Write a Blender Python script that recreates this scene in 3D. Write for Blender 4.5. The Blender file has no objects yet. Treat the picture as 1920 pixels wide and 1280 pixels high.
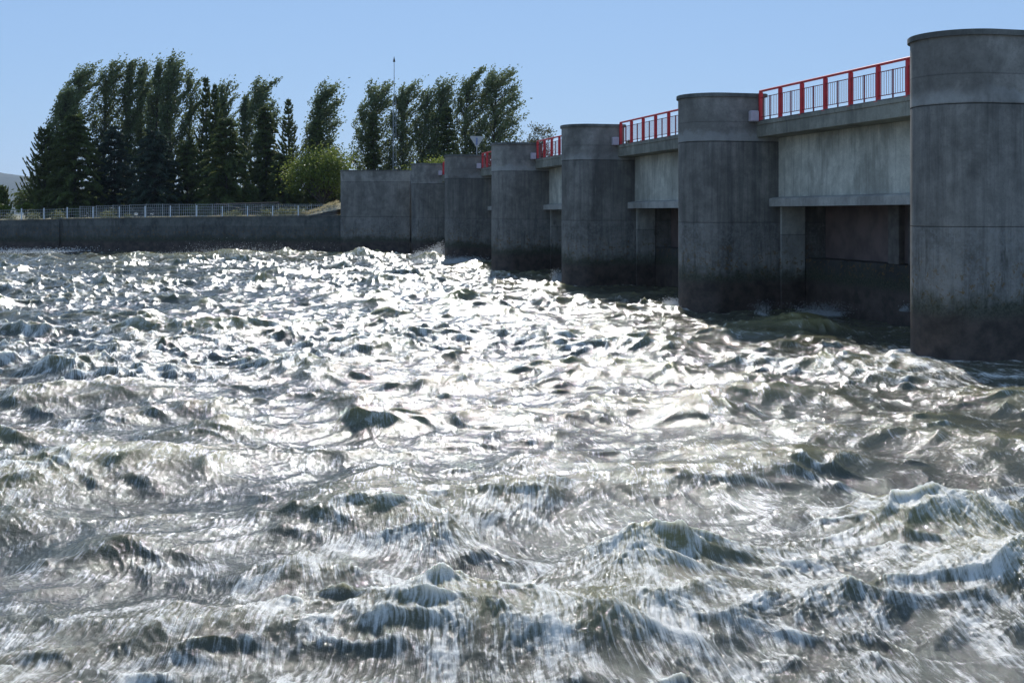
import bpy, math, random
import numpy as np
from mathutils import Vector

random.seed(7)
R = math.radians
S = bpy.context.scene
COL = S.collection

# ------------------------------------------------------------------ camera
EYE, F, CX, YH = 3.5, 2200.0, 960.0, 402.0          # eye height, focal length / centre / horizon in photo pixels
cam = bpy.data.cameras.new('camera')
cam.sensor_width = 36.0
cam.lens = 36.0 * F / 1920.0
cam.shift_y = -(640.0 - YH) / 1920.0
cam.clip_start = 0.1
cam.clip_end = 20000
co = bpy.data.objects.new('camera', cam)
co.location = (0, 0, EYE)
co.rotation_euler = (R(90), 0, 0)
COL.objects.link(co)
S.camera = co

# ------------------------------------------------------------------ light
SUN_AZ, SUN_EL = R(0.0), R(37.5)                   # azimuth from +Y towards +X
sd = Vector((math.sin(SUN_AZ) * math.cos(SUN_EL), math.cos(SUN_AZ) * math.cos(SUN_EL), math.sin(SUN_EL)))
W = bpy.data.worlds.new('World')
S.world = W
W.use_nodes = True
wn = W.node_tree
sky = wn.nodes.new('ShaderNodeTexSky')
sky.sky_type = 'NISHITA'
sky.sun_disc = False
sky.sun_elevation = SUN_EL
sky.sun_rotation = SUN_AZ
sky.air_density = 1.0
sky.dust_density = 0.1
sky.ozone_density = 3.0
bg = wn.nodes['Background']
bg.inputs['Strength'].default_value = 0.10
mxw = wn.nodes.new('ShaderNodeMix'); mxw.data_type = 'RGBA'
mxw.inputs[0].default_value = 0.72
wn.links.new(sky.outputs[0], mxw.inputs[6])
mxw.inputs[7].default_value = (2.95, 4.85, 8.2, 1)
wn.links.new(mxw.outputs[2], bg.inputs[0])
sl = bpy.data.lights.new('sun', 'SUN')
sl.energy = 4.3
sl.angle = R(0.53)
sl.color = (1.0, 0.97, 0.93)
so = bpy.data.objects.new('sun', sl)
so.rotation_euler = sd.to_track_quat('Z', 'Y').to_euler()
so.location = (0, 0, 60)
COL.objects.link(so)
S.view_settings.view_transform = 'Standard'
S.view_settings.look = 'None'
S.view_settings.gamma = 1.0
S.view_settings.use_curve_mapping = False
S.view_settings.exposure = 0.0
S.cycles.max_bounces = 6
S.cycles.sample_clamp_indirect = 6


def at(px, py, Y):
    return Vector(((px - CX) / F * Y, Y, EYE + (YH - py) / F * Y))


# ------------------------------------------------------------------ objects
def tag(o, label=None, cat=None, group=None, kind=None):
    if label: o['label'] = label
    if cat: o['category'] = cat
    if group: o['group'] = group
    if kind: o['kind'] = kind
    return o


def empty(name, loc, rz=0.0):
    o = bpy.data.objects.new(name, None)
    o.location = loc
    o.rotation_euler = (0, 0, rz)
    o.empty_display_size = 0.3
    COL.objects.link(o)
    return o


class MB:
    def __init__(self):
        self.v, self.f = [], []

    def add(self, vs, fs):
        n = len(self.v)
        self.v += [tuple(p) for p in vs]
        self.f += [tuple(i + n for i in f) for f in fs]

    def box(self, x0, x1, y0, y1, z0, z1, ch=0.0):
        if ch <= 0:
            self.add([(x, y, z) for z in (z0, z1) for (x, y) in ((x0, y0), (x1, y0), (x1, y1), (x0, y1))],
                     [(0, 3, 2, 1), (4, 5, 6, 7), (0, 1, 5, 4), (1, 2, 6, 5), (2, 3, 7, 6), (3, 0, 4, 7)])
        else:                                        # box with chamfered edges
            vs, c = [], ch
            for z, e in ((z0, c), (z0 + c, 0), (z1 - c, 0), (z1, c)):
                vs += [(x0 + e + (c if e == 0 else 0), y0 + e, z), (x1 - e - (c if e == 0 else 0), y0 + e, z),
                       (x1 - e, y0 + e + (c if e == 0 else 0), z), (x1 - e, y1 - e - (c if e == 0 else 0), z),
                       (x1 - e - (c if e == 0 else 0), y1 - e, z), (x0 + e + (c if e == 0 else 0), y1 - e, z),
                       (x0 + e, y1 - e - (c if e == 0 else 0), z), (x0 + e, y0 + e + (c if e == 0 else 0), z)]
            fs = [tuple(range(7, -1, -1)), tuple(range(24, 32))]
            for r in range(3):
                for i in range(8):
                    j = (i + 1) % 8
                    fs.append((r * 8 + i, r * 8 + j, r * 8 + 8 + j, r * 8 + 8 + i))
            self.add(vs, fs)
        return self

    def tube(self, pts, rad, n=8, caps=True):
        pts = [Vector(p) for p in pts]
        if not isinstance(rad, (list, tuple)): rad = [rad] * len(pts)
        vs, fs = [], []
        for i, p in enumerate(pts):
            d = (pts[min(i + 1, len(pts) - 1)] - pts[max(i - 1, 0)]).normalized()
            a = d.cross(Vector((0, 1, 0.013)))
            if a.length < 1e-3: a = d.cross(Vector((1, 0, 0)))
            a.normalize(); b = d.cross(a)
            for k in range(n):
                t = 2 * math.pi * k / n
                vs.append(p + (a * math.cos(t) + b * math.sin(t)) * rad[i])
        for i in range(len(pts) - 1):
            for k in range(n):
                l = (k + 1) % n
                fs.append((i * n + k, i * n + l, i * n + n + l, i * n + n + k))
        if caps:
            fs.append(tuple(range(n - 1, -1, -1)))
            fs.append(tuple((len(pts) - 1) * n + k for k in range(n)))
        self.add(vs, fs)
        return self

    def prism(self, outline, z0, z1, z0f=None):
        n = len(outline)
        self.add([(x, y, z0) for x, y in outline] + [(x, y, z1) for x, y in outline],
                 [tuple(range(n - 1, -1, -1)), tuple(range(n, 2 * n))] +
                 [(i, (i + 1) % n, n + (i + 1) % n, n + i) for i in range(n)])
        return self

    def build(self, name, mat, parent=None, smooth=False, auto=None):
        m = bpy.data.meshes.new(name)
        m.from_pydata(self.v, [], self.f)
        m.materials.append(mat)
        if smooth: m.polygons.foreach_set('use_smooth', [True] * len(m.polygons))
        if auto is not None:
            m.polygons.foreach_set('use_smooth', [True] * len(m.polygons))
            m.set_sharp_from_angle(angle=R(auto))
        m.update()
        o = bpy.data.objects.new(name, m)
        COL.objects.link(o)
        if parent: o.parent = parent
        return o


def quick_mesh(name, verts, quads, mat, parent=None, attr=None, smooth=False):
    m = bpy.data.meshes.new(name)
    nv, nf = len(verts), len(quads)
    m.vertices.add(nv)
    m.vertices.foreach_set('co', np.ascontiguousarray(verts, dtype=np.float32).ravel())
    m.loops.add(nf * 4)
    m.loops.foreach_set('vertex_index', np.ascontiguousarray(quads, dtype=np.int32).ravel())
    m.polygons.add(nf)
    m.polygons.foreach_set('loop_start', np.arange(0, nf * 4, 4, dtype=np.int32))
    m.polygons.foreach_set('loop_total', np.full(nf, 4, dtype=np.int32))
    if smooth: m.polygons.foreach_set('use_smooth', np.ones(nf, dtype=bool))
    m.update(calc_edges=True)
    for k, a in (attr or {}).items():
        at_ = m.attributes.new(k, 'FLOAT', 'POINT')
        at_.data.foreach_set('value', np.ascontiguousarray(a, dtype=np.float32).ravel())
    m.materials.append(mat)
    o = bpy.data.objects.new(name, m)
    COL.objects.link(o)
    if parent: o.parent = parent
    return o


def copy_tree(o, parent=None):
    c = o.copy()
    COL.objects.link(c)
    c.parent = parent
    for ch in [x for x in o.children]:
        copy_tree(ch, c)
    return c


# ------------------------------------------------------------------ materials
class NT:
    def __init__(self, name):
        self.m = bpy.data.materials.new(name)
        self.m.use_nodes = True
        self.t = self.m.node_tree
        self.b = self.t.nodes['Principled BSDF']
        self.out = self.t.nodes['Material Output']

    def n(self, kind, **kw):
        nd = self.t.nodes.new('ShaderNode' + kind)
        ins = kw.pop('ins', {})
        for k, v in kw.items(): setattr(nd, k, v)
        for k, v in ins.items():
            if isinstance(v, bpy.types.NodeSocket): self.t.links.new(v, nd.inputs[k])
            else: nd.inputs[k].default_value = v
        return nd

    def l(self, a, b): self.t.links.new(a, b)

    def math(self, op, a, b=0.0, c=0.0, clamp=False):
        nd = self.t.nodes.new('ShaderNodeMath'); nd.operation = op; nd.use_clamp = clamp
        for i, v in enumerate((a, b, c)):
            if isinstance(v, bpy.types.NodeSocket): self.l(v, nd.inputs[i])
            else: nd.inputs[i].default_value = v
        return nd.outputs[0]

    def step(self, v, a, b, x=0.0, y=1.0):
        nd = self.t.nodes.new('ShaderNodeMapRange'); nd.interpolation_type = 'SMOOTHSTEP'
        self.l(v, nd.inputs[0])
        for i, q in enumerate((a, b, x, y)): nd.inputs[i + 1].default_value = q
        return nd.outputs[0]

    def mix(self, f, a, b, mode='MIX'):
        nd = self.t.nodes.new('ShaderNodeMix'); nd.data_type = 'RGBA'; nd.blend_type = mode
        for s, v in ((nd.inputs[0], f), (nd.inputs[6], a), (nd.inputs[7], b)):
            if isinstance(v, bpy.types.NodeSocket): self.l(v, s)
            elif isinstance(v, tuple): s.default_value = (*v[:3], 1)
            else: s.default_value = v
        return nd.outputs[2]

    def noise(self, vec, scale=1.0, detail=4.0, rough=0.55, dist=0.0, stretch=None):
        if stretch is not None:
            mp = self.n('Mapping'); self.l(vec, mp.inputs[0]); mp.inputs['Scale'].default_value = stretch
            vec = mp.outputs[0]
        nd = self.n('TexNoise')
        self.l(vec, nd.inputs['Vector'])
        nd.inputs['Scale'].default_value = scale; nd.inputs['Detail'].default_value = detail
        nd.inputs['Roughness'].default_value = rough; nd.inputs['Distortion'].default_value = dist
        return nd.outputs[0]


def simple(name, col, rough=0.6, metal=0.0, var=0.15, scale=6.0, bump=0.0):
    t = NT(name)
    p = t.n('NewGeometry').outputs['Position']
    n = t.noise(p, scale, 5, 0.6)
    c = t.mix(t.step(n, 0.3, 0.7), tuple(x * (1 - var) for x in col), tuple(min(1, x * (1 + var)) for x in col))
    t.l(c, t.b.inputs['Base Color'])
    t.b.inputs['Roughness'].default_value = rough
    t.b.inputs['Metallic'].default_value = metal
    if bump:
        b = t.n('Bump', ins={'Strength': 0.6, 'Distance': bump, 'Height': n}); t.l(b.outputs[0], t.b.inputs['Normal'])
    return t.m


def concrete(name, lo=(0.180, 0.170, 0.150), hi=(0.31, 0.292, 0.258), tidal=True, joints=(), streak=1.0, algae=1.0, top_clean=6.17, light_band=True, pits=1.0):
    """cast concrete: form joints at fixed heights, rain streaks, rough weathered lower lift, algae and dark wet foot"""
    t = NT(name)
    p = t.n('NewGeometry').outputs['Position']
    z = t.n('SeparateXYZ', ins={0: p}).outputs[2]
    big = t.noise(p, 0.55, 4, 0.6)
    mid = t.noise(p, 2.2, 6, 0.65)
    fine = t.noise(p, 17, 5, 0.7)
    st = t.noise(p, 1.0, 6, 0.72, 0.15, stretch=(6.5, 6.5, 0.28))
    st2 = t.noise(p, 1.0, 3, 0.6, 0.1, stretch=(1.7, 1.7, 0.10))
    base = t.mix(t.step(big, 0.3, 0.7), lo, hi)
    base = t.mix(t.math('MULTIPLY', t.step(mid, 0.35, 0.75), 0.55), base, tuple(x * 1.35 for x in hi))
    base = t.mix(t.math('MULTIPLY', t.step(fine, 0.42, 0.72), 0.35), base, tuple(x * 0.6 for x in lo))
    zz = t.math('ADD', z, t.math('MULTIPLY', t.math('SUBTRACT', mid, 0.5), 0.10))
    pat = t.noise(p, 0.42, 5, 0.65, 0.5, stretch=(1, 1, 0.45))
    base = t.mix(t.math('MULTIPLY', t.step(pat, 0.48, 0.60), 0.45), base, tuple(x * 0.45 for x in lo))
    if tidal:
        # darker streaked lift between the two joints, running down in runs
        low = t.math('SUBTRACT', 1.0, t.step(zz, top_clean - 0.02, top_clean + 0.03))
        base = t.mix(t.math('MULTIPLY', low, 0.40), base, t.mix(0.5, base, tuple(x * 0.35 for x in lo)))
        s = t.math('MULTIPLY', t.step(st, 0.42, 0.66), t.math('MULTIPLY_ADD', low, 0.55, 0.12))
        base = t.mix(t.math('MULTIPLY', s, 0.6 * streak), base, (0.055, 0.055, 0.052))
        s2 = t.math('MULTIPLY', t.step(st2, 0.46, 0.68), low)
        base = t.mix(t.math('MULTIPLY', s2, 0.35 * streak), base, (0.05, 0.053, 0.055))
        s3 = t.math('MULTIPLY', t.step(t.noise(p, 1.3, 6, 0.75, 0.2, stretch=(5, 5, 0.35)), 0.58, 0.78), low)
        base = t.mix(t.math('MULTIPLY', s3, 0.6), base, tuple(x * 1.5 for x in hi))
        if light_band:
            wb = t.math('MULTIPLY', t.step(z, 6.18, 6.24), t.math('SUBTRACT', 1.0, t.step(t.math('ADD', z, t.math('MULTIPLY', t.math('SUBTRACT', mid, 0.5), 1.1)), 6.40, 6.62)))
            base = t.mix(t.math('MULTIPLY', wb, t.math('MULTIPLY', t.step(big, 0.30, 0.55), 0.40)), base, (0.42, 0.43, 0.42))
        # weathered lower lift
        jag = t.math('ADD', z, t.math('MULTIPLY', t.math('SUBTRACT', t.noise(p, 1.6, 6, 0.7), 0.5), 1.3))
        pit = t.math('MULTIPLY', t.math('SUBTRACT', 1.0, t.step(z, 3.17, 3.20)), t.step(t.noise(p, 9, 6, 0.75), 0.45, 0.62))
        base = t.mix(t.math('MULTIPLY', pit, 0.38 * pits), base, (0.30, 0.30, 0.29))
        run = t.math('MULTIPLY', t.step(t.noise(p, 1.0, 5, 0.7, 0.3, stretch=(2.6, 2.6, 0.5)), 0.53, 0.66), t.math('SUBTRACT', 1.0, t.step(z, 2.9, 3.3)))
        base = t.mix(t.math('MULTIPLY', run, 0.6), base, (0.055, 0.05, 0.042))
        # rust and lichen spots
        v = t.noise(p, 5.5, 6, 0.8, 0.4)
        spots = t.math('MULTIPLY', t.step(v, 0.545, 0.60), t.math('MULTIPLY', t.step(jag, 0.9, 1.3), t.math('SUBTRACT', 1.0, t.step(jag, 1.7, 2.9))))
        base = t.mix(t.math('MULTIPLY', spots, 0.9 * algae), base, (0.16, 0.10, 0.035))
        al = t.math('SUBTRACT', 1.0, t.step(jag, 1.15, 1.75))
        base = t.mix(t.math('MULTIPLY', al, 0.85 * algae), base, t.mix(t.step(fine, 0.4, 0.6), (0.022, 0.027, 0.012), (0.075, 0.075, 0.05)))
        wet = t.math('SUBTRACT', 1.0, t.step(t.math('ADD', z, t.math('MULTIPLY', t.math('SUBTRACT', mid, 0.5), 0.5)), 0.85, 1.25))
        wc = t.mix(t.step(mid, 0.3, 0.7), (0.036, 0.026, 0.022), (0.105, 0.076, 0.062))
        base = t.mix(t.math('MULTIPLY', wet, 0.92), base, wc)
        t.l(t.math('MULTIPLY_ADD', wet, -0.35, 0.86), t.b.inputs['Roughness'])
    else:
        s = t.math('MULTIPLY', t.step(st, 0.48, 0.70), 0.42 * streak)
        base = t.mix(s, base, (0.07, 0.07, 0.065))
        s2 = t.step(t.noise(p, 1.2, 6, 0.75, 0.6), 0.58, 0.72)
        base = t.mix(t.math('MULTIPLY', s2, 0.22), base, (0.08, 0.085, 0.08))
        s3 = t.step(t.noise(p, 0.9, 5, 0.7, 0.3, stretch=(3, 3, 0.5)), 0.55, 0.75)
        base = t.mix(t.math('MULTIPLY', s3, 0.4), base, tuple(min(1, x * 1.35) for x in hi))
        t.b.inputs['Roughness'].default_value = 0.88
    for j, w, k in joints:
        d = t.math('ABSOLUTE', t.math('SUBTRACT', t.math('ADD', z, t.math('MULTIPLY', t.math('SUBTRACT', mid, 0.5), 0.015)), j))
        base = t.mix(t.math('MULTIPLY', t.math('SUBTRACT', 1.0, t.step(d, w * 0.4, w)), k), base, (0.03, 0.03, 0.03))
    t.l(base, t.b.inputs['Base Color'])
    hgt = t.math('MULTIPLY_ADD', fine, 0.35, t.math('MULTIPLY_ADD', st, 0.35, mid))
    bp = t.n('Bump', ins={'Strength': 0.55, 'Distance': 0.012, 'Height': hgt})
    t.l(bp.outputs[0], t.b.inputs['Normal'])
    t.b.inputs['Specular IOR Level'].default_value = 0.3
    return t.m


M = {}
M['pier'] = concrete('pier_concrete', joints=((6.17, 0.025, 0.6), (6.90, 0.02, 0.25), (3.20, 0.018, 0.4)))
M['cap'] = concrete('cap_concrete', (0.10, 0.10, 0.09), (0.19, 0.19, 0.17), tidal=False)
M['abut'] = concrete('abutment_concrete', joints=((6.45, 0.03, 0.5), (3.3, 0.03, 0.7)), streak=0.5, top_clean=6.45, light_band=False)
M['bank'] = concrete('bank_wall_concrete', (0.075, 0.08, 0.075), (0.15, 0.15, 0.135), joints=(), pits=0.25, streak=0.9, top_clean=2.45, light_band=False)
M['deck'] = concrete('deck_concrete', (0.22, 0.21, 0.17), (0.32, 0.31, 0.25), tidal=False, streak=0.9)
M['panel'] = concrete('panel_concrete', (0.44, 0.43, 0.36), (0.60, 0.58, 0.49), tidal=False, streak=0.7)
M['beam'] = concrete('beam_concrete', (0.32, 0.31, 0.275), (0.42, 0.40, 0.36), tidal=False, streak=0.4)
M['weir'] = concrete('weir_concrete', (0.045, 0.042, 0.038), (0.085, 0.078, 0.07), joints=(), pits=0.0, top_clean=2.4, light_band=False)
M['pilaster'] = concrete('pilaster_concrete', (0.33, 0.32, 0.285), (0.46, 0.445, 0.39), joints=((2.75, 0.02, 0.5),), top_clean=2.75, light_band=False, streak=0.6)
M['guide'] = simple('guide_concrete', (0.13, 0.115, 0.10), 0.85, 0, 0.35, 2.5)
M['gate'] = simple('gate_steel', (0.18, 0.13, 0.115), 0.7, 0.0, 0.25, 1.2)
M['red'] = simple('red_paint', (0.60, 0.030, 0.035), 0.5, 0.0, 0.14, 3.0)
M['redthin'] = simple('dark_red_paint', (0.24, 0.04, 0.045), 0.5, 0.0, 0.2, 3.0)
M['white'] = simple('pale_plastic', (0.50, 0.45, 0.50), 0.5, 0.0, 0.08)
M['galv'] = simple('galvanised_steel', (0.62, 0.66, 0.68), 0.45, 0.3, 0.1)
M['galvdark'] = simple('weathered_steel', (0.36, 0.38, 0.38), 0.55, 0.2, 0.15)
M['timber'] = simple('dark_timber', (0.035, 0.03, 0.028), 0.8, 0, 0.3)
M['bark'] = simple('bark', (0.07, 0.058, 0.045), 0.9, 0, 0.3, 3, 0.02)
M['asphalt'] = simple('asphalt', (0.05, 0.05, 0.05), 0.9, 0, 0.2)
M['mast'] = simple('mast_steel', (0.35, 0.37, 0.40), 0.5, 0.4, 0.1)
M['signback'] = simple('sign_back', (0.40, 0.41, 0.40), 0.5, 0.1, 0.1)
M['signclip'] = simple('sign_bracket', (0.16, 0.20, 0.36), 0.5, 0.1, 0.1)


def leaf_mat(name, a, b, trans=0.3, rough=0.5):
    t = NT(name)
    info = t.n('Attribute', attribute_name='tint').outputs['Fac']
    c = t.mix(info, a, b)
    t.l(c, t.b.inputs['Base Color'])
    t.b.inputs['Roughness'].default_value = rough
    t.b.inputs['Specular IOR Level'].default_value = 0.12
    tr = t.n('BsdfTranslucent'); t.l(t.mix(0.5, c, tuple(x * 1.5 for x in b)), tr.inputs[0])
    mx = t.n('MixShader'); mx.inputs[0].default_value = trans
    t.l(t.b.outputs[0], mx.inputs[1]); t.l(tr.outputs[0], mx.inputs[2]); t.l(mx.outputs[0], t.out.inputs[0])
    return t.m


M['poplar'] = leaf_mat('poplar_leaf', (0.055, 0.080, 0.034), (0.20, 0.24, 0.11), 0.33)
M['cedar'] = leaf_mat('cedar_needle', (0.036, 0.058, 0.020), (0.15, 0.18, 0.055), 0.28)
M['bluecedar'] = leaf_mat('blue_cedar_needle', (0.026, 0.042, 0.028), (0.085, 0.115, 0.075), 0.25)
M['willow'] = leaf_mat('yellow_green_leaf', (0.065, 0.095, 0.016), (0.19, 0.225, 0.045), 0.42)
M['olive'] = leaf_mat('olive_leaf', (0.05, 0.06, 0.03), (0.14, 0.14, 0.07), 0.3)
M['dry'] = leaf_mat('dry_grass_blade', (0.20, 0.17, 0.09), (0.46, 0.40, 0.24), 0.35)
M['weed'] = leaf_mat('weed_leaf', (0.07, 0.09, 0.03), (0.26, 0.26, 0.13), 0.35)

# ------------------------------------------------------------------ water
def ocean(L, N, lmin, lmax, peak, dirp, seed, slope_exp=2.0, spread=0.3, chop=1.0):
    """periodic height tile and its horizontal displacement, from a random wave spectrum"""
    rg = np.random.default_rng(seed)
    k1 = np.fft.fftfreq(N, L / N) * 2 * np.pi
    kx, ky = np.meshgrid(k1, k1, indexing='xy')
    k = np.sqrt(kx ** 2 + ky ** 2); k[0, 0] = 1e-6
    lam = 2 * np.pi / k
    amp = (lam / peak) ** slope_exp * np.exp(-0.6 * (lam / peak) ** 2)
    amp *= 1 / (1 + np.exp(-(lam - lmin) / (0.12 * lmin))) / (1 + np.exp((lam - lmax) / (0.12 * lmax)))
    th = np.arctan2(ky, kx)
    amp *= np.sqrt(spread + (1 - spread) * np.cos(th - dirp) ** 2)
    amp[0, 0] = 0
    h = (rg.normal(size=(N, N)) + 1j * rg.normal(size=(N, N))) * amp
    H = np.fft.ifft2(h).real
    s = 1.0 / np.sqrt((H ** 2).mean())
    H *= s
    g0, g1 = np.gradient(H, L / N)
    rms = math.sqrt((g0 ** 2 + g1 ** 2).mean())
    H /= rms                                   # unit rms slope
    DX = np.fft.ifft2(1j * kx / k * h).imag * 0 + np.fft.ifft2(-1j * kx / k * np.fft.fft2(H)).real
    DY = np.fft.ifft2(-1j * ky / k * np.fft.fft2(H)).real
    return H, -DX * chop, -DY * chop


def sample(T, L, x, y):
    N = T.shape[0]
    u = (x / L) % 1.0 * N; v = (y / L) % 1.0 * N
    i = np.floor(u).astype(np.int64) % N; j = np.floor(v).astype(np.int64) % N
    fu = u - np.floor(u); fv = v - np.floor(v)
    i1 = (i + 1) % N; j1 = (j + 1) % N
    return (T[j, i] * (1 - fu) + T[j, i1] * fu) * (1 - fv) + (T[j1, i] * (1 - fu) + T[j1, i1] * fu) * fv


def ss(x, a, b):
    t = np.clip((x - a) / (b - a), 0, 1)
    return t * t * (3 - 2 * t)


P0 = np.array([11.3, 29.4]); DP = np.array([-3.78, 14.76])   # nearest pier nose centre, pier spacing
DU = DP / np.linalg.norm(DP); DN = np.array([-DU[1], DU[0]])  # along the dam, and from the dam to the open water
PIERS = [P0 + DP * k for k in range(6)]

# hand placed swells and boils: x, y, sx, sy, height, angle
def wp(px, py):
    Y = EYE * F / (py - YH)
    return (px - CX) / F * Y, Y
LUMPS = []
for px, py, sx, sy, h, a in (
        (560, 1075, 0.75, 0.42, 0.30, -0.2), (1090, 1190, 1.2, 0.55, 0.38, 0.15), (1500, 1120, 1.0, 0.40, 0.18, 0.0),
        (240, 880, 1.7, 0.9, 0.42, -0.2), (60, 830, 1.1, 0.7, 0.35, 0.5), (240, 740, 1.3, 0.8, 0.35, 0.0),
        (440, 810, 1.0, 0.6, 0.25, 0.0), (900, 790, 1.6, 0.7, 0.30, 0.1), (700, 660, 1.4, 1.0, 0.30, 0), (1390, 745, 1.8, 0.8, 0.42, 0.2),
        (620, 705, 1.8, 0.9, 0.30, 0), (1590, 690, 1.6, 1.2, 0.30, -0.4), (200, 1030, 0.7, 0.4, 0.22, 0.3), (1150, 640, 2.0, 1.2, 0.3, 0),
        (1860, 752, 1.5, 1.0, 0.30, -0.4), (1430, 625, 1.6, 1.4, 0.35, 0.3), (850, 590, 2.0, 1.5, 0.35, 0), (400, 620, 2.4, 1.5, 0.35, 0),
        (440, 480, 3.5, 2.0, 0.75, 0), (590, 478, 3.0, 2.0, 0.55, 0), (700, 482, 3.0, 2.0, 0.65, 0), (806, 489, 1.3, 1.4, 0.95, 0),
        (1500, 608, 1.2, 1.0, 0.36, 0.2), (880, 503, 2.0, 1.6, 0.5, 0), (300, 484, 3.0, 2.0, 0.5, 0), (1800, 1000, 1.4, 0.7, 0.3, 0.3),
        (800, 930, 1.6, 0.6, 0.25, 0.1), (1240, 1050, 0.9, 0.45, 0.25, 0.0), (380, 1180, 1.0, 0.45, 0.22, 0), (1480, 860, 1.4, 0.8, 0.22, 0)):
    x, y = wp(px, py)
    LUMPS.append((x, y, sx, sy, h, a))


def build_water():
    # sheet: rows grow coarser with distance from the near shore, and columns outwards
    ys = [-25, -18, -12, -8, -5, -2.5, -1, 0.2, 1.2, 2.2, 3.0, 3.8, 4.5]
    d = 5.0
    while d < 128:
        ys.append(d)
        d += 0.0022 * d + 0.002 + (0.00001 * d * d)
    ys += [130, 134, 140]
    ys = np.array(ys)
    nc = 1250
    u = np.linspace(-1, 1, nc)
    out = np.array([0.61, 0.66, 0.74, 0.86, 1.05, 1.4, 2.0, 3.0])
    g = np.concatenate([-out[::-1], u * 0.585, out])
    ws = np.maximum(ys, 5.0)
    X = g[None, :] * ws[:, None]
    big = np.abs(g)[None, :] > 0.6
    X = np.where(big, X + np.sign(X) * (np.abs(g)[None, :] - 0.6) * 30, X)
    Y = np.repeat(ys[:, None], X.shape[1], axis=1)
    dist = np.sqrt(X ** 2 + Y ** 2)

    A = ocean(57.0, 1024, 1.6, 16.0, 5.5, math.pi / 2 + 0.15, 11, 1.6, 0.35)
    B = ocean(17.3, 1024, 0.35, 2.4, 1.1, math.pi / 2 - 0.1, 12, 1.4, 0.65)
    C = ocean(5.1, 1024, 0.05, 0.55, 0.28, math.pi / 2, 13, 1.1, 0.95)
    # slow variation of how rough the surface is
    P = ocean(83.0, 256, 8, 80, 26.0, 0, 14, 1.5, 1.0)[0]
    Q = ocean(31.0, 512, 3, 30, 9.0, 0, 15, 1.5, 1.0)[0]
    patch = np.clip(0.5 + 0.38 * sample(P, 83.0, X, Y) + 0.22 * sample(Q, 31.0, X, Y), 0, 1)

    # distance from the line of the dam: calmer in its lee between and beside the piers
    rel = np.stack([X - P0[0], Y - P0[1]], -1)
    tt = rel @ DN
    sd_ = rel @ DU
    calm = ss(-tt, -2.6, 1.2) * ss(sd_, -12, -4) * (1 - 0.55 * ss(sd_, 40, 60))
    calm = np.clip(calm, 0, 1)

    churn = np.zeros_like(X)
    for c in PIERS:
        r_ = np.stack([X - c[0], Y - c[1]], -1)
        a_ = r_ @ DU; b_ = np.minimum(0, -(r_ @ DN)) * -1
        b2 = np.where((r_ @ DN) > 0, r_ @ DN, 0)
        dd = np.sqrt(a_ ** 2 + b2 ** 2) - 1.25
        dd = np.where((r_ @ DN) < -6, 9, dd)
        churn = np.maximum(churn, np.exp(-(np.maximum(dd, 0) / 0.40) ** 2) * (0.45 if c is PIERS[0] else 1.0))
    hA, xA, yA = (sample(T, 57.0, X, Y) for T in A)
    wob = 0.25 * sample(A[0], 57.0, X * 1.7 + 9, Y * 1.7)
    hB, xB, yB = (sample(T, 17.3, X + wob, Y + wob) for T in B)
    hC, xC, yC = (sample(T, 5.1, X + wob, Y - wob) for T in C)
    sA = 0.20 * (1 - 0.35 * calm) * (0.75 + 0.5 * patch)
    sB = 0.31 * (0.62 + 0.38 * ss(dist, 10, 26)) * (1 - 0.4 * calm) * (0.7 + 0.5 * patch)
    sC = 0.38 * (0.70 + 0.30 * ss(dist, 10, 30)) * (1 - 0.2 * calm) * (0.80 + 0.45 * patch ** 1.3) / (1 + (dist / 120) ** 2)
    nA, nB = float(A[0].std()), float(B[0].std())
    # crests sharpened
    H = sA * (hA + 0.12 * nA * ((hA / nA) ** 2 - 1)) + sB * (hB + 0.12 * nB * ((hB / nB) ** 2 - 1)) + sC * hC
    lump = np.zeros_like(H)
    for (x, y, sx, sy, h, a) in LUMPS:
        ca, sa = math.cos(a), math.sin(a)
        dx = X - x; dy = Y - y
        U = (dx * ca + dy * sa) / sx; V = (-dx * sa + dy * ca) / sy
        V = np.where(V < 0, V * 1.15, V * 0.75)          # steeper towards the camera
        e = np.exp(-(U ** 2 + V ** 2) * 1.1)
        H += h * 0.74 * e
        lump += e * h
    DXx = 0.9 * (sA * xA + sB * xB) + 0.6 * sC * xC
    DYy = 0.9 * (sA * yA + sB * yB) + 0.6 * sC * yC
    damp = 1 - 0.78 * np.exp(-(((X - 11.2) / 3.4) ** 2 + ((Y - 27.2) / 3.0) ** 2) ** 1.5)
    H *= damp; DXx *= damp; DYy *= damp
    # streaks: fine ridges drawn out along the flow, opening over the swells
    hs = hA * 0.2 + lump * 0.9
    gx = np.gradient(hs, axis=1) / np.maximum(np.gradient(X, axis=1), 1e-4)
    cx = X - 0.34 * gx
    flowx = cx + 0.10 * Y
    flowy = Y
    E = ocean(3.7, 1024, 0.028, 0.40, 0.13, 0.0, 19, 1.0, 1.0)[0]
    sE = 0.22 * (1 - 0.5 * calm) * (0.25 + 0.75 * ss(patch, 0.2, 0.8)) / (1 + (dist / 26) ** 3)
    H += sE * sample(E, 3.7, flowx, flowy * 0.11)
    edge = ss(np.abs(g)[None, :] * np.ones_like(H), 0.6, 0.75)
    fade = (1 - edge) * ss(Y, 2, 5)
    H = H * (0.15 + 0.85 * fade); DXx *= fade; DYy *= fade
    V = np.stack([X + DXx, Y + DYy, H], -1).reshape(-1, 3)
    # crest measure: convergence of the displaced surface
    jac = -(np.gradient(DXx, axis=1) / np.maximum(np.gradient(X, axis=1), 1e-4) + np.gradient(DYy, axis=0) / np.maximum(np.gradient(Y, axis=0), 1e-4))
    nr, ncc = X.shape
    idx = np.arange(nr * ncc).reshape(nr, ncc)
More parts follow.
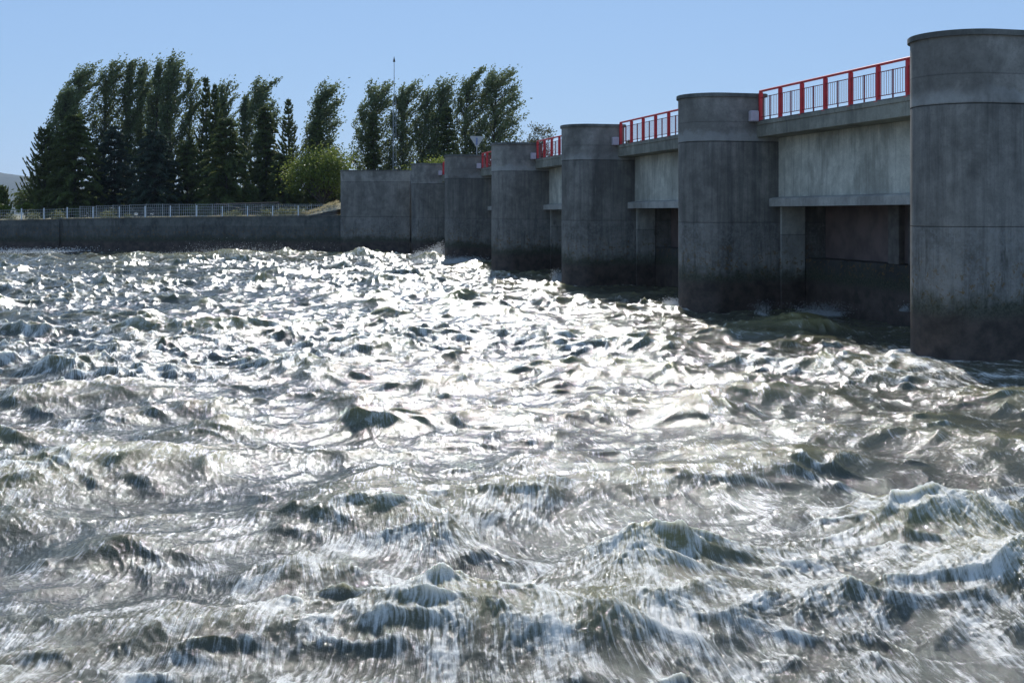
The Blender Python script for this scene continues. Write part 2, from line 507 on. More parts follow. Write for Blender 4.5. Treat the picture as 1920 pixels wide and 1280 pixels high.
    q = np.stack([idx[:-1, :-1], idx[:-1, 1:], idx[1:, 1:], idx[1:, :-1]], -1).reshape(-1, 4)
    attr = dict(patch=patch, calm=calm, crest=np.clip(jac, -2, 2), hgt=H, flowx=flowx, flowy=flowy, lump=lump, churn=churn)
    return V, q, attr


def water_material():
    t = NT('river_water')
    at_ = lambda n: t.n('Attribute', attribute_name=n).outputs['Fac']
    p = t.n('NewGeometry').outputs['Position']
    patch, calm, crest, hgt, lump = at_('patch'), at_('calm'), at_('crest'), at_('hgt'), at_('lump')
    fl = t.n('CombineXYZ', ins={0: at_('flowx'), 1: at_('flowy'), 2: 0.0}).outputs[0]
    s1 = t.noise(fl, 1.0, 5, 0.65, 0.25, stretch=(26, 2.8, 1))
    s2 = t.noise(fl, 1.0, 4, 0.65, 0.2, stretch=(90, 6, 1))
    rip = t.noise(p, 9.0, 6, 0.68, 0.4)
    rip2 = t.noise(p, 34.0, 4, 0.7, 0.2)
    dist = t.n('VectorMath', operation='LENGTH', ins={0: p}).outputs['Value']
    near = t.math('SUBTRACT', 1.0, t.step(dist, 14, 55))
    # body colour: silty olive water
    base = t.mix(t.step(hgt, -0.1, 0.5), (0.086, 0.084, 0.058), (0.240, 0.212, 0.088))
    # thin aerated foam, plus painted white standing in for sun glints
    fn = t.noise(fl, 1.0, 7, 0.72, 0.5, stretch=(1.9, 1.5, 1))
    foam = t.math('ADD', t.math('MULTIPLY', crest, 0.40), t.math('MULTIPLY_ADD', patch, 0.50, t.math('MULTIPLY', lump, 0.30)))
    foam = t.math('ADD', foam, t.math('MULTIPLY', t.math('SUBTRACT', fn, 0.51), 4.2))
    foam = t.math('ADD', foam, t.math('MULTIPLY', t.math('SUBTRACT', s1, 0.5), t.math('MULTIPLY_ADD', near, 1.6, 0.9)))
    foam = t.math('ADD', foam, t.math('MULTIPLY', near, 0.24))  # extra white near the camera: foreground brightness put into the colour
    foam = t.math('SUBTRACT', foam, t.math('MULTIPLY', calm, 0.4))
    foam = t.math('ADD', foam, t.math('MULTIPLY', at_('churn'), 0.75))
    foam = t.step(foam, 0.33, 1.40)
    base = t.mix(t.math('MULTIPLY', foam, 0.74), base, (0.84, 0.81, 0.74))
    t.l(base, t.b.inputs['Base Color'])
    t.b.inputs['IOR'].default_value = 1.333
    t.b.inputs['Subsurface Weight'].default_value = 0.6
    t.b.inputs['Subsurface Radius'].default_value = (1.0, 0.95, 0.72)
    t.b.inputs['Subsurface Scale'].default_value = 0.13
    r = t.math('MULTIPLY_ADD', foam, 0.22, 0.075)
    r = t.math('ADD', r, t.step(dist, 15, 90, 0.0, 0.05))
    t.l(r, t.b.inputs['Roughness'])
    h = t.math('MULTIPLY', s1, 0.012)
    h = t.math('MULTIPLY_ADD', s2, 0.006, h)
    h = t.math('MULTIPLY', h, t.math('MULTIPLY', near, t.math('MULTIPLY_ADD', patch, 0.9, 0.25)))
    h = t.math('ADD', h, t.math('MULTIPLY', rip, 0.020))
    h = t.math('ADD', h, t.math('MULTIPLY', rip2, 0.002))
    h = t.math('MULTIPLY', h, t.math('MULTIPLY_ADD', calm, -0.6, 1.0))
    bp = t.n('Bump', ins={'Strength': 1.0, 'Distance': 1.0, 'Height': h})
    t.l(bp.outputs[0], t.b.inputs['Normal'])
    return t.m


wv, wq, wa = build_water()
water = quick_mesh('water', wv, wq, water_material(), None, wa, smooth=True)
tag(water, 'rough silty river water glittering in the sun, with crests, streaked foam and glints painted white', 'water', kind='structure')
del wv, wq, wa

# ------------------------------------------------------------------ ground behind the bank wall, hills
def gheight(x, y):
    return 3.25


g = MB()
gx = [-5300, -1500, -400, -150, -90, -60, -45, -30, -20, -12, 0, 30, 100, 400, 1500, 5300]
gy = [107.9, 112, 118, 126, 140, 180, 300, 700, 2000, 5300]
for i, y in enumerate(gy):
    for x in gx:
        z = 3.28 if x > -20 else 3.28 - 0.55 * min(1, (-20 - x) / 30.0)
        if y < 108: z -= 0.35
        g.v.append((x, y, z - 0.1))
for i in range(len(gy) - 1):
    for j in range(len(gx) - 1):
        a = i * len(gx) + j
        g.f.append((a, a + 1, a + len(gx) + 1, a + len(gx)))
tg = NT('dry_ground')
p_ = tg.n('NewGeometry').outputs['Position']
tg.l(tg.mix(tg.step(tg.noise(p_, 0.5, 6, 0.7), 0.35, 0.65), (0.13, 0.12, 0.06), (0.34, 0.29, 0.17)), tg.b.inputs['Base Color'])
tg.b.inputs['Roughness'].default_value = 0.95
tag(g.build('ground', tg.m), 'dry grassy ground on the bank behind the wall', 'ground', kind='structure')

hill = MB()
rg = np.random.default_rng(3)
hn = 90
for r, (yy, zz) in enumerate(((3300, 0.0), (3700, 0.75), (4100, 1.0), (4600, 0.9), (5200, 0.2))):
    for i in range(hn):
        x = -4200 + i * 75
        prof = 84 + 66 * math.exp(-((x + 1950) / 700) ** 2) + 45 * math.exp(-((x + 3300) / 500) ** 2) + 14 * math.sin(x / 160 + r) + 7 * math.sin(x / 47 + 2 * r)
        prof *= float(ss(np.array(-x), 1150, 1700))
        hill.v.append((x, yy, 3 + prof * zz + (rg.random() * 6 if zz else 0)))
for r in range(4):
    for i in range(hn - 1):
        a = r * hn + i
        hill.f.append((a, a + 1, a + hn + 1, a + hn))
th = NT('wooded_hill')
p_ = th.n('NewGeometry').outputs['Position']
th.l(th.mix(th.step(th.noise(p_, 0.012, 6, 0.7), 0.35, 0.65), (0.02, 0.032, 0.02), (0.05, 0.06, 0.04)), th.b.inputs['Base Color'])
th.b.inputs['Roughness'].default_value = 1.0
tag(hill.build('hills', th.m, smooth=True), 'distant wooded hills fading blue beyond the bank', 'hills', kind='structure')

# ------------------------------------------------------------------ dam
RN = 1.25            # pier nose radius
ZTOP = 7.93
T_RAIL = -1.23       # railing plane, measured from the nose centres towards the water
RZ = math.atan2(DU[1], DU[0])    # local +x runs along the dam away from the camera, local +y towards the open water (DN)


def pier_outline(r, t_back, n=28, off=0.0):
    pts = [(-r - off, t_back), ]
    for i in range(n + 1):
        a = math.pi - math.pi * i / n
        pts.append((math.cos(a) * (r + off), math.sin(a) * (r + off)))
    pts.append((r + off, t_back))
    return pts[::-1]


def make_pier():
    root = empty('pier', (0, 0, 0))
    b = MB()
    out = pier_outline(RN, -10.5)
    n = len(out)
    zs = [-4.0, 0.0, 3.185, 3.20, 3.215, 6.155, 6.17, 6.185, 6.885]
    for z in zs:
        s = 1.0
        if z in (3.20, 6.17): s = 0.985
        if z >= 6.18: s = 1.006
        for x, y in out: b.v.append((x * s, y * s if y > 0 else y, z))
    for r in range(len(zs) - 1):
        for i in range(n):
            j = (i + 1) % n
            b.f.append((r * n + i, r * n + j, r * n + n + j, r * n + n + i))
    b.f.append(tuple((len(zs) - 1) * n + i for i in range(n)))
    # parapet: only the rounded end stands higher than the road
    b.prism([(x * 1.006, y * 1.006 if y > 0 else y) for x, y in pier_outline(RN, T_RAIL - 0.32)], 6.889, ZTOP - 0.12)
    b.build('shaft', M['pier'], root, auto=35)
    for sx in (-1, 1):
        pl = MB()
        a0, a1 = sorted((sx * (RN - 0.1), sx * (RN + 0.10)))
        pl.box(a0, a1, T_RAIL - 1.93, T_RAIL - 0.95, -3.5, 3.785, 0.02)
        pl.build('pilaster', M['pilaster'], root)
    c = MB()
    oc = pier_outline(RN, T_RAIL - 0.40, 28, 0.075)
    c.prism(oc, ZTOP - 0.12, ZTOP)
    oc2 = pier_outline(RN, T_RAIL - 0.37, 28, 0.05)
    c.prism(oc2, ZTOP, ZTOP + 0.02)
    c.build('coping', M['cap'], root, auto=35)
    return root


PL = ['near concrete pier at the right edge, largest and rust spotted', 'second concrete pier from the right, left of the widest open span',
      'third concrete pier from the right, with spray at its foot', 'fourth concrete pier from the right, left of the short pale wall panel',
      'fifth concrete pier from the right, below the triangular sign', 'farthest round pier, beside the flat concrete abutment']
pier0 = make_pier()
piers = []
for k in range(6):
    o = pier0 if k == 0 else copy_tree(pier0)
    o.location = (PIERS[k][0], PIERS[k][1], 0)
    o.rotation_euler = (0, 0, RZ)
    tag(o, PL[k], 'pier', 'rounded concrete piers of the barrage')
    piers.append(o)
SP = float(np.linalg.norm(DP))
XA, XB = RN + 0.0, SP - RN           # clear span, local x from the nearer pier

# span: everything carried between two piers.  local x 0 = nearer pier axis
ZD0, ZD1, ZB0, ZB1 = 6.33, 6.90, 3.79, 4.12


def make_span():
    root = empty('bridge_span', (0, 0, 0))
    s = MB()
    prof = [(T_RAIL, ZD0 + 0.02), (T_RAIL, ZD1 - 0.14), (T_RAIL + 0.03, ZD1 - 0.12), (T_RAIL + 0.03, ZD1), (T_RAIL - 8.5, ZD1), (T_RAIL - 8.5, ZD0), (T_RAIL - 0.05, ZD0)]
    n = len(prof)
    x0, x1 = XA + 0.01, XB - 0.01
    s.add([(x0, t, z) for t, z in prof] + [(x1, t, z) for t, z in prof],
          [tuple(range(n)), tuple(range(2 * n - 1, n - 1, -1))] + [(i, n + i, n + (i + 1) % n, (i + 1) % n) for i in range(n)])
    s.build('deck_slab', M['deck'], root)
    k = MB()
    k.box(x0, x1, T_RAIL - 0.28, T_RAIL - 0.02, ZD1 + 0.003, ZD1 + 0.05, 0.01)
    k.build('kerb', M['cap'], root)
    w = MB()
    tw = T_RAIL - 0.88
    xm = XA + (XB - XA) * 0.43
    w.box(x0, xm - 0.006, tw - 0.4, tw, ZB1 - 0.004, ZD0 - 0.002)
    w.box(xm + 0.006, x1, tw - 0.4, tw, ZB1 - 0.004, ZD0 - 0.002)
    w.box(xm - 0.006, xm + 0.006, tw - 0.4, tw - 0.02, ZB1 - 0.004, ZD0 - 0.002)
    w.build('wall_panel', M['panel'], root)
    bm_ = MB()
    prof = [(T_RAIL - 0.5, ZB0), (T_RAIL - 0.5, ZB1 - 0.05), (T_RAIL - 0.56, ZB1 - 0.02), (tw - 0.002, ZB1 + 0.03), (tw - 0.42, ZB1 + 0.03), (tw - 0.42, ZB0)]
    n = len(prof)
    bm_.add([(x0, t, z) for t, z in prof] + [(x1, t, z) for t, z in prof],
            [tuple(range(n)), tuple(range(2 * n - 1, n - 1, -1))] + [(i, n + i, n + (i + 1) % n, (i + 1) % n) for i in range(n)])
    bm_.build('lower_beam', M['beam'], root)
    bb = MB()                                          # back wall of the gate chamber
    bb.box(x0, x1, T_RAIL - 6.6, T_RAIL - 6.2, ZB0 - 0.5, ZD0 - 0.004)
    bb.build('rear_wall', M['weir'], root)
    return root


def make_gate():
    root = empty('sluice_gate', (0, 0, 0))
    x0, x1 = XA + 0.02, XB - 0.02
    tg_ = T_RAIL - 1.95
    g1 = MB()
    g1.box(x0, x1, tg_ - 0.95, tg_ - 0.85, 1.85, ZB0 + 0.6)
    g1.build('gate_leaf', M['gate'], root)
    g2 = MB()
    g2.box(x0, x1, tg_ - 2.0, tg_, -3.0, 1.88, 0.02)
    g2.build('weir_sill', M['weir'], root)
    for a, wd in ((7.05, 0.28), (7.85, 0.62)):
        c = MB()
        c.box(a, a + wd, tg_ - 0.26, tg_ - 0.02, 1.883, ZB0 + 0.6, 0.02)
        c.build('guide_column', M['guide'], root)
    return root


def make_railing():
    root = empty('railing', (0, 0, 0))
    x0, x1 = XA + 0.02, XB - 0.08
    tr = T_RAIL - 0.10
    zb = ZD1 + 0.05
    zt = 8.06
    npan = 8
    hr = MB()
    hr.box(x0, x1, tr - 0.05, tr + 0.06, zt - 0.075, zt, 0.018)
    hr.build('handrail', M['red'], root)
    step = (x1 - x0) / npan
    br = MB()
    for k in range(npan):
        a, b = x0 + k * step + 0.05, x0 + (k + 1) * step - 0.05
        for z in (zb + 0.12, zt - 0.27):
            br.box(a, b, tr - 0.012, tr + 0.012, z - 0.012, z + 0.012)
    br.build('cross_rail', M['redthin'], root)
    pm = MB()
    pm.box(-0.045, 0.045, -0.07, 0.07, zb - 0.04, zt - 0.077, 0.008)
    pm.box(-0.09, 0.09, -0.10, 0.10, zb - 0.045, zb - 0.025)
    post = pm.build('post', M['red'], root)
    mm = MB().box(-0.018, 0.018, -0.02, 0.02, zb - 0.04, zt - 0.25)
    mid = mm.build('middle_stanchion', M['redthin'], root)
    tm = MB().box(-0.0055, 0.0055, -0.0055, 0.0055, zb + 0.12, zt - 0.27)
    bal = tm.build('baluster', M['redthin'], root)
    firsts = {'post': post, 'mid': mid, 'bal': bal}
    used = set()

    def put(kind, x):
        src = firsts[kind]
        if kind in used:
            c = src.copy(); COL.objects.link(c); c.parent = root
        else:
            used.add(kind); c = src
        c.location = (x, tr, 0)
    for k in range(npan + 1):
        put('post', x0 + k * step + (0.05 if k == 0 else -0.05 if k == npan else 0))
    for k in range(npan):
        put('mid', x0 + (k + 0.5) * step)
        for q in range(1, 13):
            if q == 6: continue
            qq = q if q < 6 else q
            put('bal', x0 + (k + q / 12.5 + (0.02 if q < 6 else 0)) * step)
    return root


span0, gate0, rail0 = make_span(), make_gate(), make_railing()
names = ['between the two nearest piers', 'between the second and third piers', 'between the third and fourth piers',
         'between the fourth and fifth piers', 'between the two farthest round piers', 'between the farthest pier and the abutment']
for k in range(6):
    sp = span0 if k == 0 else copy_tree(span0)
    gt = gate0 if k == 0 else (copy_tree(gate0) if k < 3 else None)
    rl = rail0 if k == 0 else (copy_tree(rail0) if k < 5 else None)
    for o in (sp, gt, rl):
        if o:
            o.location = (PIERS[k][0], PIERS[k][1], 0); o.rotation_euler = (0, 0, RZ)
    if k == 5:
        # last, shorter span to the abutment
        for o in [sp] + list(sp.children): pass
        sp.scale = (0.62, 1, 1)
        d = PIERS[5] + DU * (RN - 0.62 * XA)
        sp.location = (d[0], d[1], 0)
    tag(sp, 'concrete bridge deck with pale wall panel and beam ' + names[k], 'bridge span', 'bridge spans between the piers')
    if gt: tag(gt, 'dark sluice gate and sill under the beam ' + names[k], 'sluice gate', 'sluice gates under the bridge')
    if rl: tag(rl, 'red painted railing on the deck ' + names[k], 'railing', 'red railings along the bridge deck')

# small pale boxes where each railing meets the pier beyond it
bx0 = None
for k in range(6):
    if bx0 is None:
        bx = MB().box(-0.12, 0.12, -0.16, 0.16, 0.0, 0.40, 0.03).build('junction_box', M['white'])
        bx0 = bx
    else:
        bx = bx0.copy(); COL.objects.link(bx)
    q = PIERS[k] + DU * (SP - RN - 0.14) + DN * (T_RAIL + 0.19)
    bx.location = (q[0], q[1], ZD1 + 0.0)
    bx.rotation_euler = (0, 0, RZ)
    tag(bx, ('small pale box on the deck edge against the ' + ['second pier from the right', 'third pier from the right', 'fourth pier from the right', 'fifth pier from the right', 'farthest round pier', 'flat abutment'][k]), 'box', 'pale boxes at the railing ends')
# little brackets that carry them
# ------------------------------------------------------------------ abutment and bank wall
ab = empty('abutment', (-12.4, 106.5, 0))
b = MB()
xa0, xa1, ya = -3.2, 3.15, 0.0
out = [(xa0, 0.26), (xa0 + 0.26, 0.0), (xa0 + 4.0, -0.1), (xa1, -0.35), (xa1, 9.0), (xa0, 9.0)]
b.prism(out, -3, 7.42)
b.build('wall', M['abut'], ab)
c = MB()
out = [(xa0 - 0.05, 0.22), (xa0 + 0.22, -0.06), (xa0 + 4.0, -0.16), (xa1, -0.41), (xa1, 9.0), (xa0 - 0.05, 9.0)]
c.prism(out, 7.423, 7.52)
c.build('coping', M['cap'], ab)
tag(ab, 'flat faced concrete abutment block at the far end of the barrage', 'abutment')

bw = empty('bank_wall', (-15.6, 106.9, 0))
segs = [(0.0, 0.0, 3.34), (-14.0, -0.2, 3.20), (-25.4, -0.4, 3.03), (-25.4, -0.75, 2.99), (-37, -0.9, 2.80), (-52, -1.1, 2.72), (-110, -2, 2.6)]
b = MB(); c = MB()
for i in range(len(segs) - 1):
    (x0, y0, z0), (x1, y1, z1) = segs[i], segs[i + 1]
    if abs(x0 - x1) < 0.01: continue
    for mb, f0, f1, yo, th_ in ((b, -3.0, 0.0, 0.0, 1.2), (c, 0.003, 0.09, -0.06, 1.3)):
        mb.add([(x1, y1 + yo, z1 + f0 if mb is c else -3), (x0, y0 + yo, z0 + f0 if mb is c else -3), (x0, y0 + yo + th_, z0 + f0 if mb is c else -3), (x1, y1 + yo + th_, z1 + f0 if mb is c else -3),
                (x1, y1 + yo, z1 + f1), (x0, y0 + yo, z0 + f1), (x0, y0 + yo + th_, z0 + f1), (x1, y1 + yo + th_, z1 + f1)],
               [(0, 3, 2, 1), (4, 5, 6, 7), (0, 1, 5, 4), (1, 2, 6, 5), (2, 3, 7, 6), (3, 0, 4, 7)])
b.build('wall', M['bank'], bw); c.build('coping', M['cap'], bw)
tag(bw, 'long low concrete retaining wall along the far bank, stained dark at the waterline', 'retaining wall')


def wall_z(x):
    xl = x + 15.6
    for i in range(len(segs) - 1):
        if segs[i + 1][0] <= xl <= segs[i][0] and abs(segs[i][0] - segs[i + 1][0]) > .01:
            f = (segs[i][0] - xl) / (segs[i][0] - segs[i + 1][0])
            return segs[i][2] + (segs[i + 1][2] - segs[i][2]) * f, 106.9 + segs[i][1] + (segs[i + 1][1] - segs[i][1]) * f
    return 3.3, 106.9


# low pale fence on the wall
Yf = 107.3
fn = empty('fence', (0, 0, 0))
pxs = [-44, 4, 46, 87.5, 128, 176, 225, 273, 320, 369, 417, 464, 511, 559, 602, 632]
prev = None
for i, px in enumerate(pxs):
    x = (px - CX) / F * Yf
    z, y = wall_z(x); y += 0.55; z += 0.09
    if i < len(pxs) - 2:
        MB().box(x - 0.055, x + 0.055, y - 0.04, y + 0.04, z, z + (1.02 if px < 400 else 0.92), 0.01).build('post', M['galv'], fn)
    if prev:
        m = MB(); X0, Y0, Z0 = prev
        hgt = 0.88
        for q in range(1, 12):
            f = q / 12
            xx, yy, zz = X0 + (x - X0) * f, Y0 + (y - Y0) * f, Z0 + (z - Z0) * f
            m.box(xx - 0.007, xx + 0.007, yy - 0.005, yy + 0.005, zz + 0.06, zz + hgt)
        for fz in (0.08, 0.36, 0.62, hgt):
            m.tube([(X0, Y0 - 0.012, Z0 + fz), (x, y - 0.012, z + fz)], 0.013, 4)
        m.build('mesh_panel', M['galvdark'], fn)
    prev = (x, y, z)
tag(fn, 'low mesh fence with pale posts on top of the retaining wall', 'fence')

# taller thin railing fence behind
fb = empty('fence', (0, 0, 0))
prev = None
for i, px in enumerate(range(150, 640, 31)):
    Y = 110.5
    x = (px - CX) / F * Y
    z = 3.18
    top = EYE + (YH - (387 - 4 * min(1, (px - 150) / 120))) / F * Y
    MB().box(x - 0.028, x + 0.028, Y - 0.03, Y + 0.03, z - 0.5, top + 0.03).build('post', M['galvdark'], fb)
    if prev:
        m = MB(); X0, T0 = prev
        for q in range(1, 8):
            xx = X0 + (x - X0) * q / 8
            m.box(xx - 0.010, xx + 0.010, Y - 0.008, Y + 0.008, z, T0)
        m.box(X0, x, Y - 0.012, Y + 0.012, T0 - 0.03, T0)
        m.box(X0, x, Y - 0.014, Y + 0.010, z + 0.15, z + 0.18)
        m.build('bar_panel', M['galvdark'], fb)
    prev = (x, top)
tag(fb, 'taller grey barred fence behind the low mesh fence', 'fence')

# dark field gate with crossed braces
gr = empty('field_gate', at(464, 407, 113))
def gp(px, py):
    q = at(px, py, 113) - gr.location
    return (q.x, 0.0, q.z)
for px in (404, 523):
    m = MB(); q = gp(px, 408); r_ = gp(px, 381)
    m.box(q[0] - 0.13, q[0] + 0.13, -0.12, 0.12, q[2] - 0.3, r_[2], 0.02); m.build('post', M['timber'], gr)
for a, bb in (((404, 383), (523, 380)), ((404, 403), (523, 402))):
    m = MB(); m.tube([gp(*a), gp(*bb)], 0.07, 6); m.build('rail', M['timber'], gr)
for a, bb in (((416, 384), (510, 403)), ((416, 403), (505, 383))):
    m = MB(); q0, q1 = gp(*a), gp(*bb)
    oy = 0.09 if a[1] == 384 else -0.09
    m.tube([(q0[0], oy, q0[2]), (q1[0], oy, q1[2])], 0.06, 6); m.build('brace', M['timber'], gr)
tag(gr, 'dark timber gate with crossed braces behind the fences', 'gate')


# ------------------------------------------------------------------ vegetation
def leaf_quads(P, D, length, width, rng, jitter=0.6):
    """one small face per point, elongated along D"""
    n = len(P)
    D = D + rng.normal(size=(n, 3)) * jitter
    D /= np.linalg.norm(D, axis=1)[:, None] + 1e-9
    U = np.cross(D, rng.normal(size=(n, 3)))
    U /= np.linalg.norm(U, axis=1)[:, None] + 1e-9
    L = (length * (0.6 + 0.8 * rng.random(n)))[:, None]
    Wd = (width * (0.6 + 0.8 * rng.random(n)))[:, None]
    a = P - D * L * 0.5; b = P + U * Wd * 0.5 - D * L * 0.05; c = P + D * L * 0.5; d = P - U * Wd * 0.5 - D * L * 0.05
    V = np.stack([a, b, c, d], 1).reshape(-1, 3)
    Q = np.arange(4 * n).reshape(n, 4)
    return V, Q


def finish_tree(kind, px, Y, gz, trunk, P, D, length, width, mat, rng, label, cat, tint=None, jitter=0.6, group=None):
    root = empty(kind, ((px - CX) / F * Y, Y, gz))
    trunk.build('trunk', M['bark'], root, smooth=True)
    V, Q = leaf_quads(P, D, length, width, rng, jitter)
    if tint is None: tint = rng.random(len(P))
    tv = np.repeat(np.clip(tint, 0, 1), 4)
    quick_mesh('crown', V, Q, mat, root, {'tint': tv})
    tag(root, label, cat, group)
    return root


GZ = 3.1


def poplar(px, ptop, w, Y, lean, label, seed, dens=1.0, mat='poplar', base_px=None, stems=1, low=0.06, sweep=1.0):
    """columnar poplar whose upright limbs are blown to the right at their tips"""
    rng = np.random.default_rng(seed)
    zt = (EYE + (YH - ptop) / F * Y - GZ) * 0.975
    w = w * 0.92 / F * Y
    lean = lean / F * Y
    tr = MB(); P, D = [], []
    cl = []
    for s in range(stems):
        ox = (s - (stems - 1) / 2) * w * 0.55
        hh = zt * (1.0 if s == stems - 1 else 0.90 + 0.07 * rng.random())
        def axis(f, ox=ox, hh=hh):
            return np.array([ox + lean * f ** 2.2 + 0.12 * math.sin(f * 7 + s), 0.15 * math.sin(f * 5 + 2 * s), hh * f])
        ww = w / (1 if stems == 1 else 1.45)
        tr.tube([axis(f) for f in np.linspace(0, 0.97, 12)], [0.012 * zt * (1 - f) + 0.02 for f in np.linspace(0, 0.97, 12)], 7)
        nl = int(70 * dens)
        for i in range(nl):
            f0 = low + (0.93 - low) * (i + rng.random()) / nl
            az = rng.random() * 2 * math.pi
            ln = (0.25 * hh) * (0.40 + 0.75 * (1 - f0)) * (0.7 + 0.5 * rng.random())
            ln = min(ln, hh * (1.03 - f0) + 0.25)
            env = ww * 0.5 * (0.55 + 0.75 * math.sin(math.pi * min(1, (f0 * 0.95 + 0.08)) ** 0.8) ** 0.8) * (0.8 + 0.4 * rng.random())
            p0 = axis(f0)
            pts = []
            for q in np.linspace(0, 1, 6):
                r_ = env * (1 - (1 - q) ** 1.7)
                up = ln * q * (1 - 0.20 * q * q)
                bend = sweep * (0.2 + 1.0 * f0) * 0.14 * ln * q ** 2.4
                f = min(1.02, f0 + up / hh)
                ax = axis(f)
                pts.append((ax[0] + math.cos(az) * r_ + bend, ax[1] + math.sin(az) * r_, p0[2] + up))
            pts = np.array(pts)
            tr.tube(pts, [0.055, 0.045, 0.035, 0.025, 0.018, 0.008], 4, False)
            # sprays along the limb, gathered in clumps
            for q in np.linspace(0.12, 1.0, 8):
                if rng.random() < 0.16: continue
                k = q * 5; i0 = min(4, int(k)); c = pts[i0] + (pts[i0 + 1] - pts[i0]) * (k - i0)
                dd = pts[i0 + 1] - pts[i0]; dd = dd / (np.linalg.norm(dd) + 1e-6)
                cc = c + rng.normal(size=3) * np.array([0.22, 0.22, 0.25]) * ww * 0.18
                cl.append((cc, dd, 0.5 + 0.5 * rng.random()))
    for cc, dd, sz in cl:
        m = int(17 * (0.5 + rng.random()))
        wind = np.array([0.55 * sweep, 0, 0.25])
        t_ = rng.normal(size=(m, 1)) * 0.38 * sz
        off = (dd + wind) * t_ + rng.normal(size=(m, 3)) * np.array([0.21, 0.22, 0.20]) * sz
        P.append(cc + off); D.append(np.repeat((dd + wind)[None, :], m, 0))
    P = np.concatenate(P); D = np.concatenate(D)
    n = P.shape[0]
    cl_t = np.repeat(rng.random(n // 11 + 1), 11)[:n]
    tint = 0.55 * cl_t + 0.45 * rng.random(n)
    return finish_tree('poplar_tree', (base_px if base_px is not None else px), Y, GZ, tr, P, D, 0.30, 0.17, M[mat], rng, label, 'tree', tint, 0.7, 'poplars blown to the right along the bank')


def conifer(px, ptop, w, Y, label, seed, mat='cedar', droop=0.25, tiers=34, low=0.0, spiky=0.0, bushy=1.0, shape=0.75, skew=0.0, kind='cedar_tree'):
    """cedar or spruce: whorls of limbs carrying flat sprays"""
    rng = np.random.default_rng(seed)
    zt = EYE + (YH - ptop) / F * Y - GZ
    Rm = w / F * Y / 2
    tr = MB()
    tr.tube([(0.05 * math.sin(4 * f), 0, zt * f) for f in np.linspace(0, 1, 8)], [0.014 * zt * (1 - f) + 0.02 for f in np.linspace(0, 1, 8)], 7)
    P, D, T = [], [], []
    for i in range(tiers):
        f = low + (0.985 - low) * ((i + 0.6 * rng.random()) / tiers)
        nb = rng.integers(5, 9)
        for b_ in range(nb):
            az = 2 * math.pi * (b_ + rng.random()) / nb
            ln = Rm * (1 - f) ** shape * (0.62 + 0.5 * rng.random()) * (1 + skew * math.cos(az)) + (0.25 if spiky < 0.5 else 0.08)
            ri = 0.22 + 0.35 * f + 0.22 * rng.normal()
            pts = []
            for q in np.linspace(0, 1, 6):
                x = math.cos(az) * ln * q; y = math.sin(az) * ln * q
                z = zt * f + ln * (ri * q - (droop + 0.25) * q * q + spiky * q * q * q)
                pts.append((x, y, z))
            pts = np.array(pts)
            tr.tube(pts, [0.05 * (0.4 + 0.6 * (1 - f)), 0.045 * (0.4 + 0.6 * (1 - f)), 0.035, 0.025, 0.015, 0.008], 4, False)
            m = int((26 + 60 * ln) * bushy)
            q = rng.random(m) ** 0.7
            k = q * 5; i0 = np.minimum(4, k.astype(int)); fr = (k - i0)[:, None]
            c = pts[i0] * (1 - fr) + pts[i0 + 1] * fr
            dd = pts[i0 + 1] - pts[i0]
            dd /= np.linalg.norm(dd, axis=1)[:, None] + 1e-6
            side = np.stack([-dd[:, 1], dd[:, 0], np.zeros(m)], -1)
            sg = rng.normal(size=m) * (0.18 + 0.26 * ln * 0.35) * (1.05 - q)
            off = side * sg[:, None] + dd * np.abs(sg)[:, None] * 0.8
            off[:, 2] += -0.12 * np.abs(sg) + rng.normal(size=m) * 0.06 + 0.04
            P.append(c + off); D.append(dd + side * np.sign(sg)[:, None] * 0.8)
            T.append(0.35 * rng.random() + 0.35 * rng.random(m) + 0.3 * q)
    P = np.concatenate(P); D = np.concatenate(D); T = np.concatenate(T)
    return finish_tree(kind, px, Y, GZ, tr, P, D, 0.34, 0.12, M[mat], rng, label, 'tree', T, 0.35)


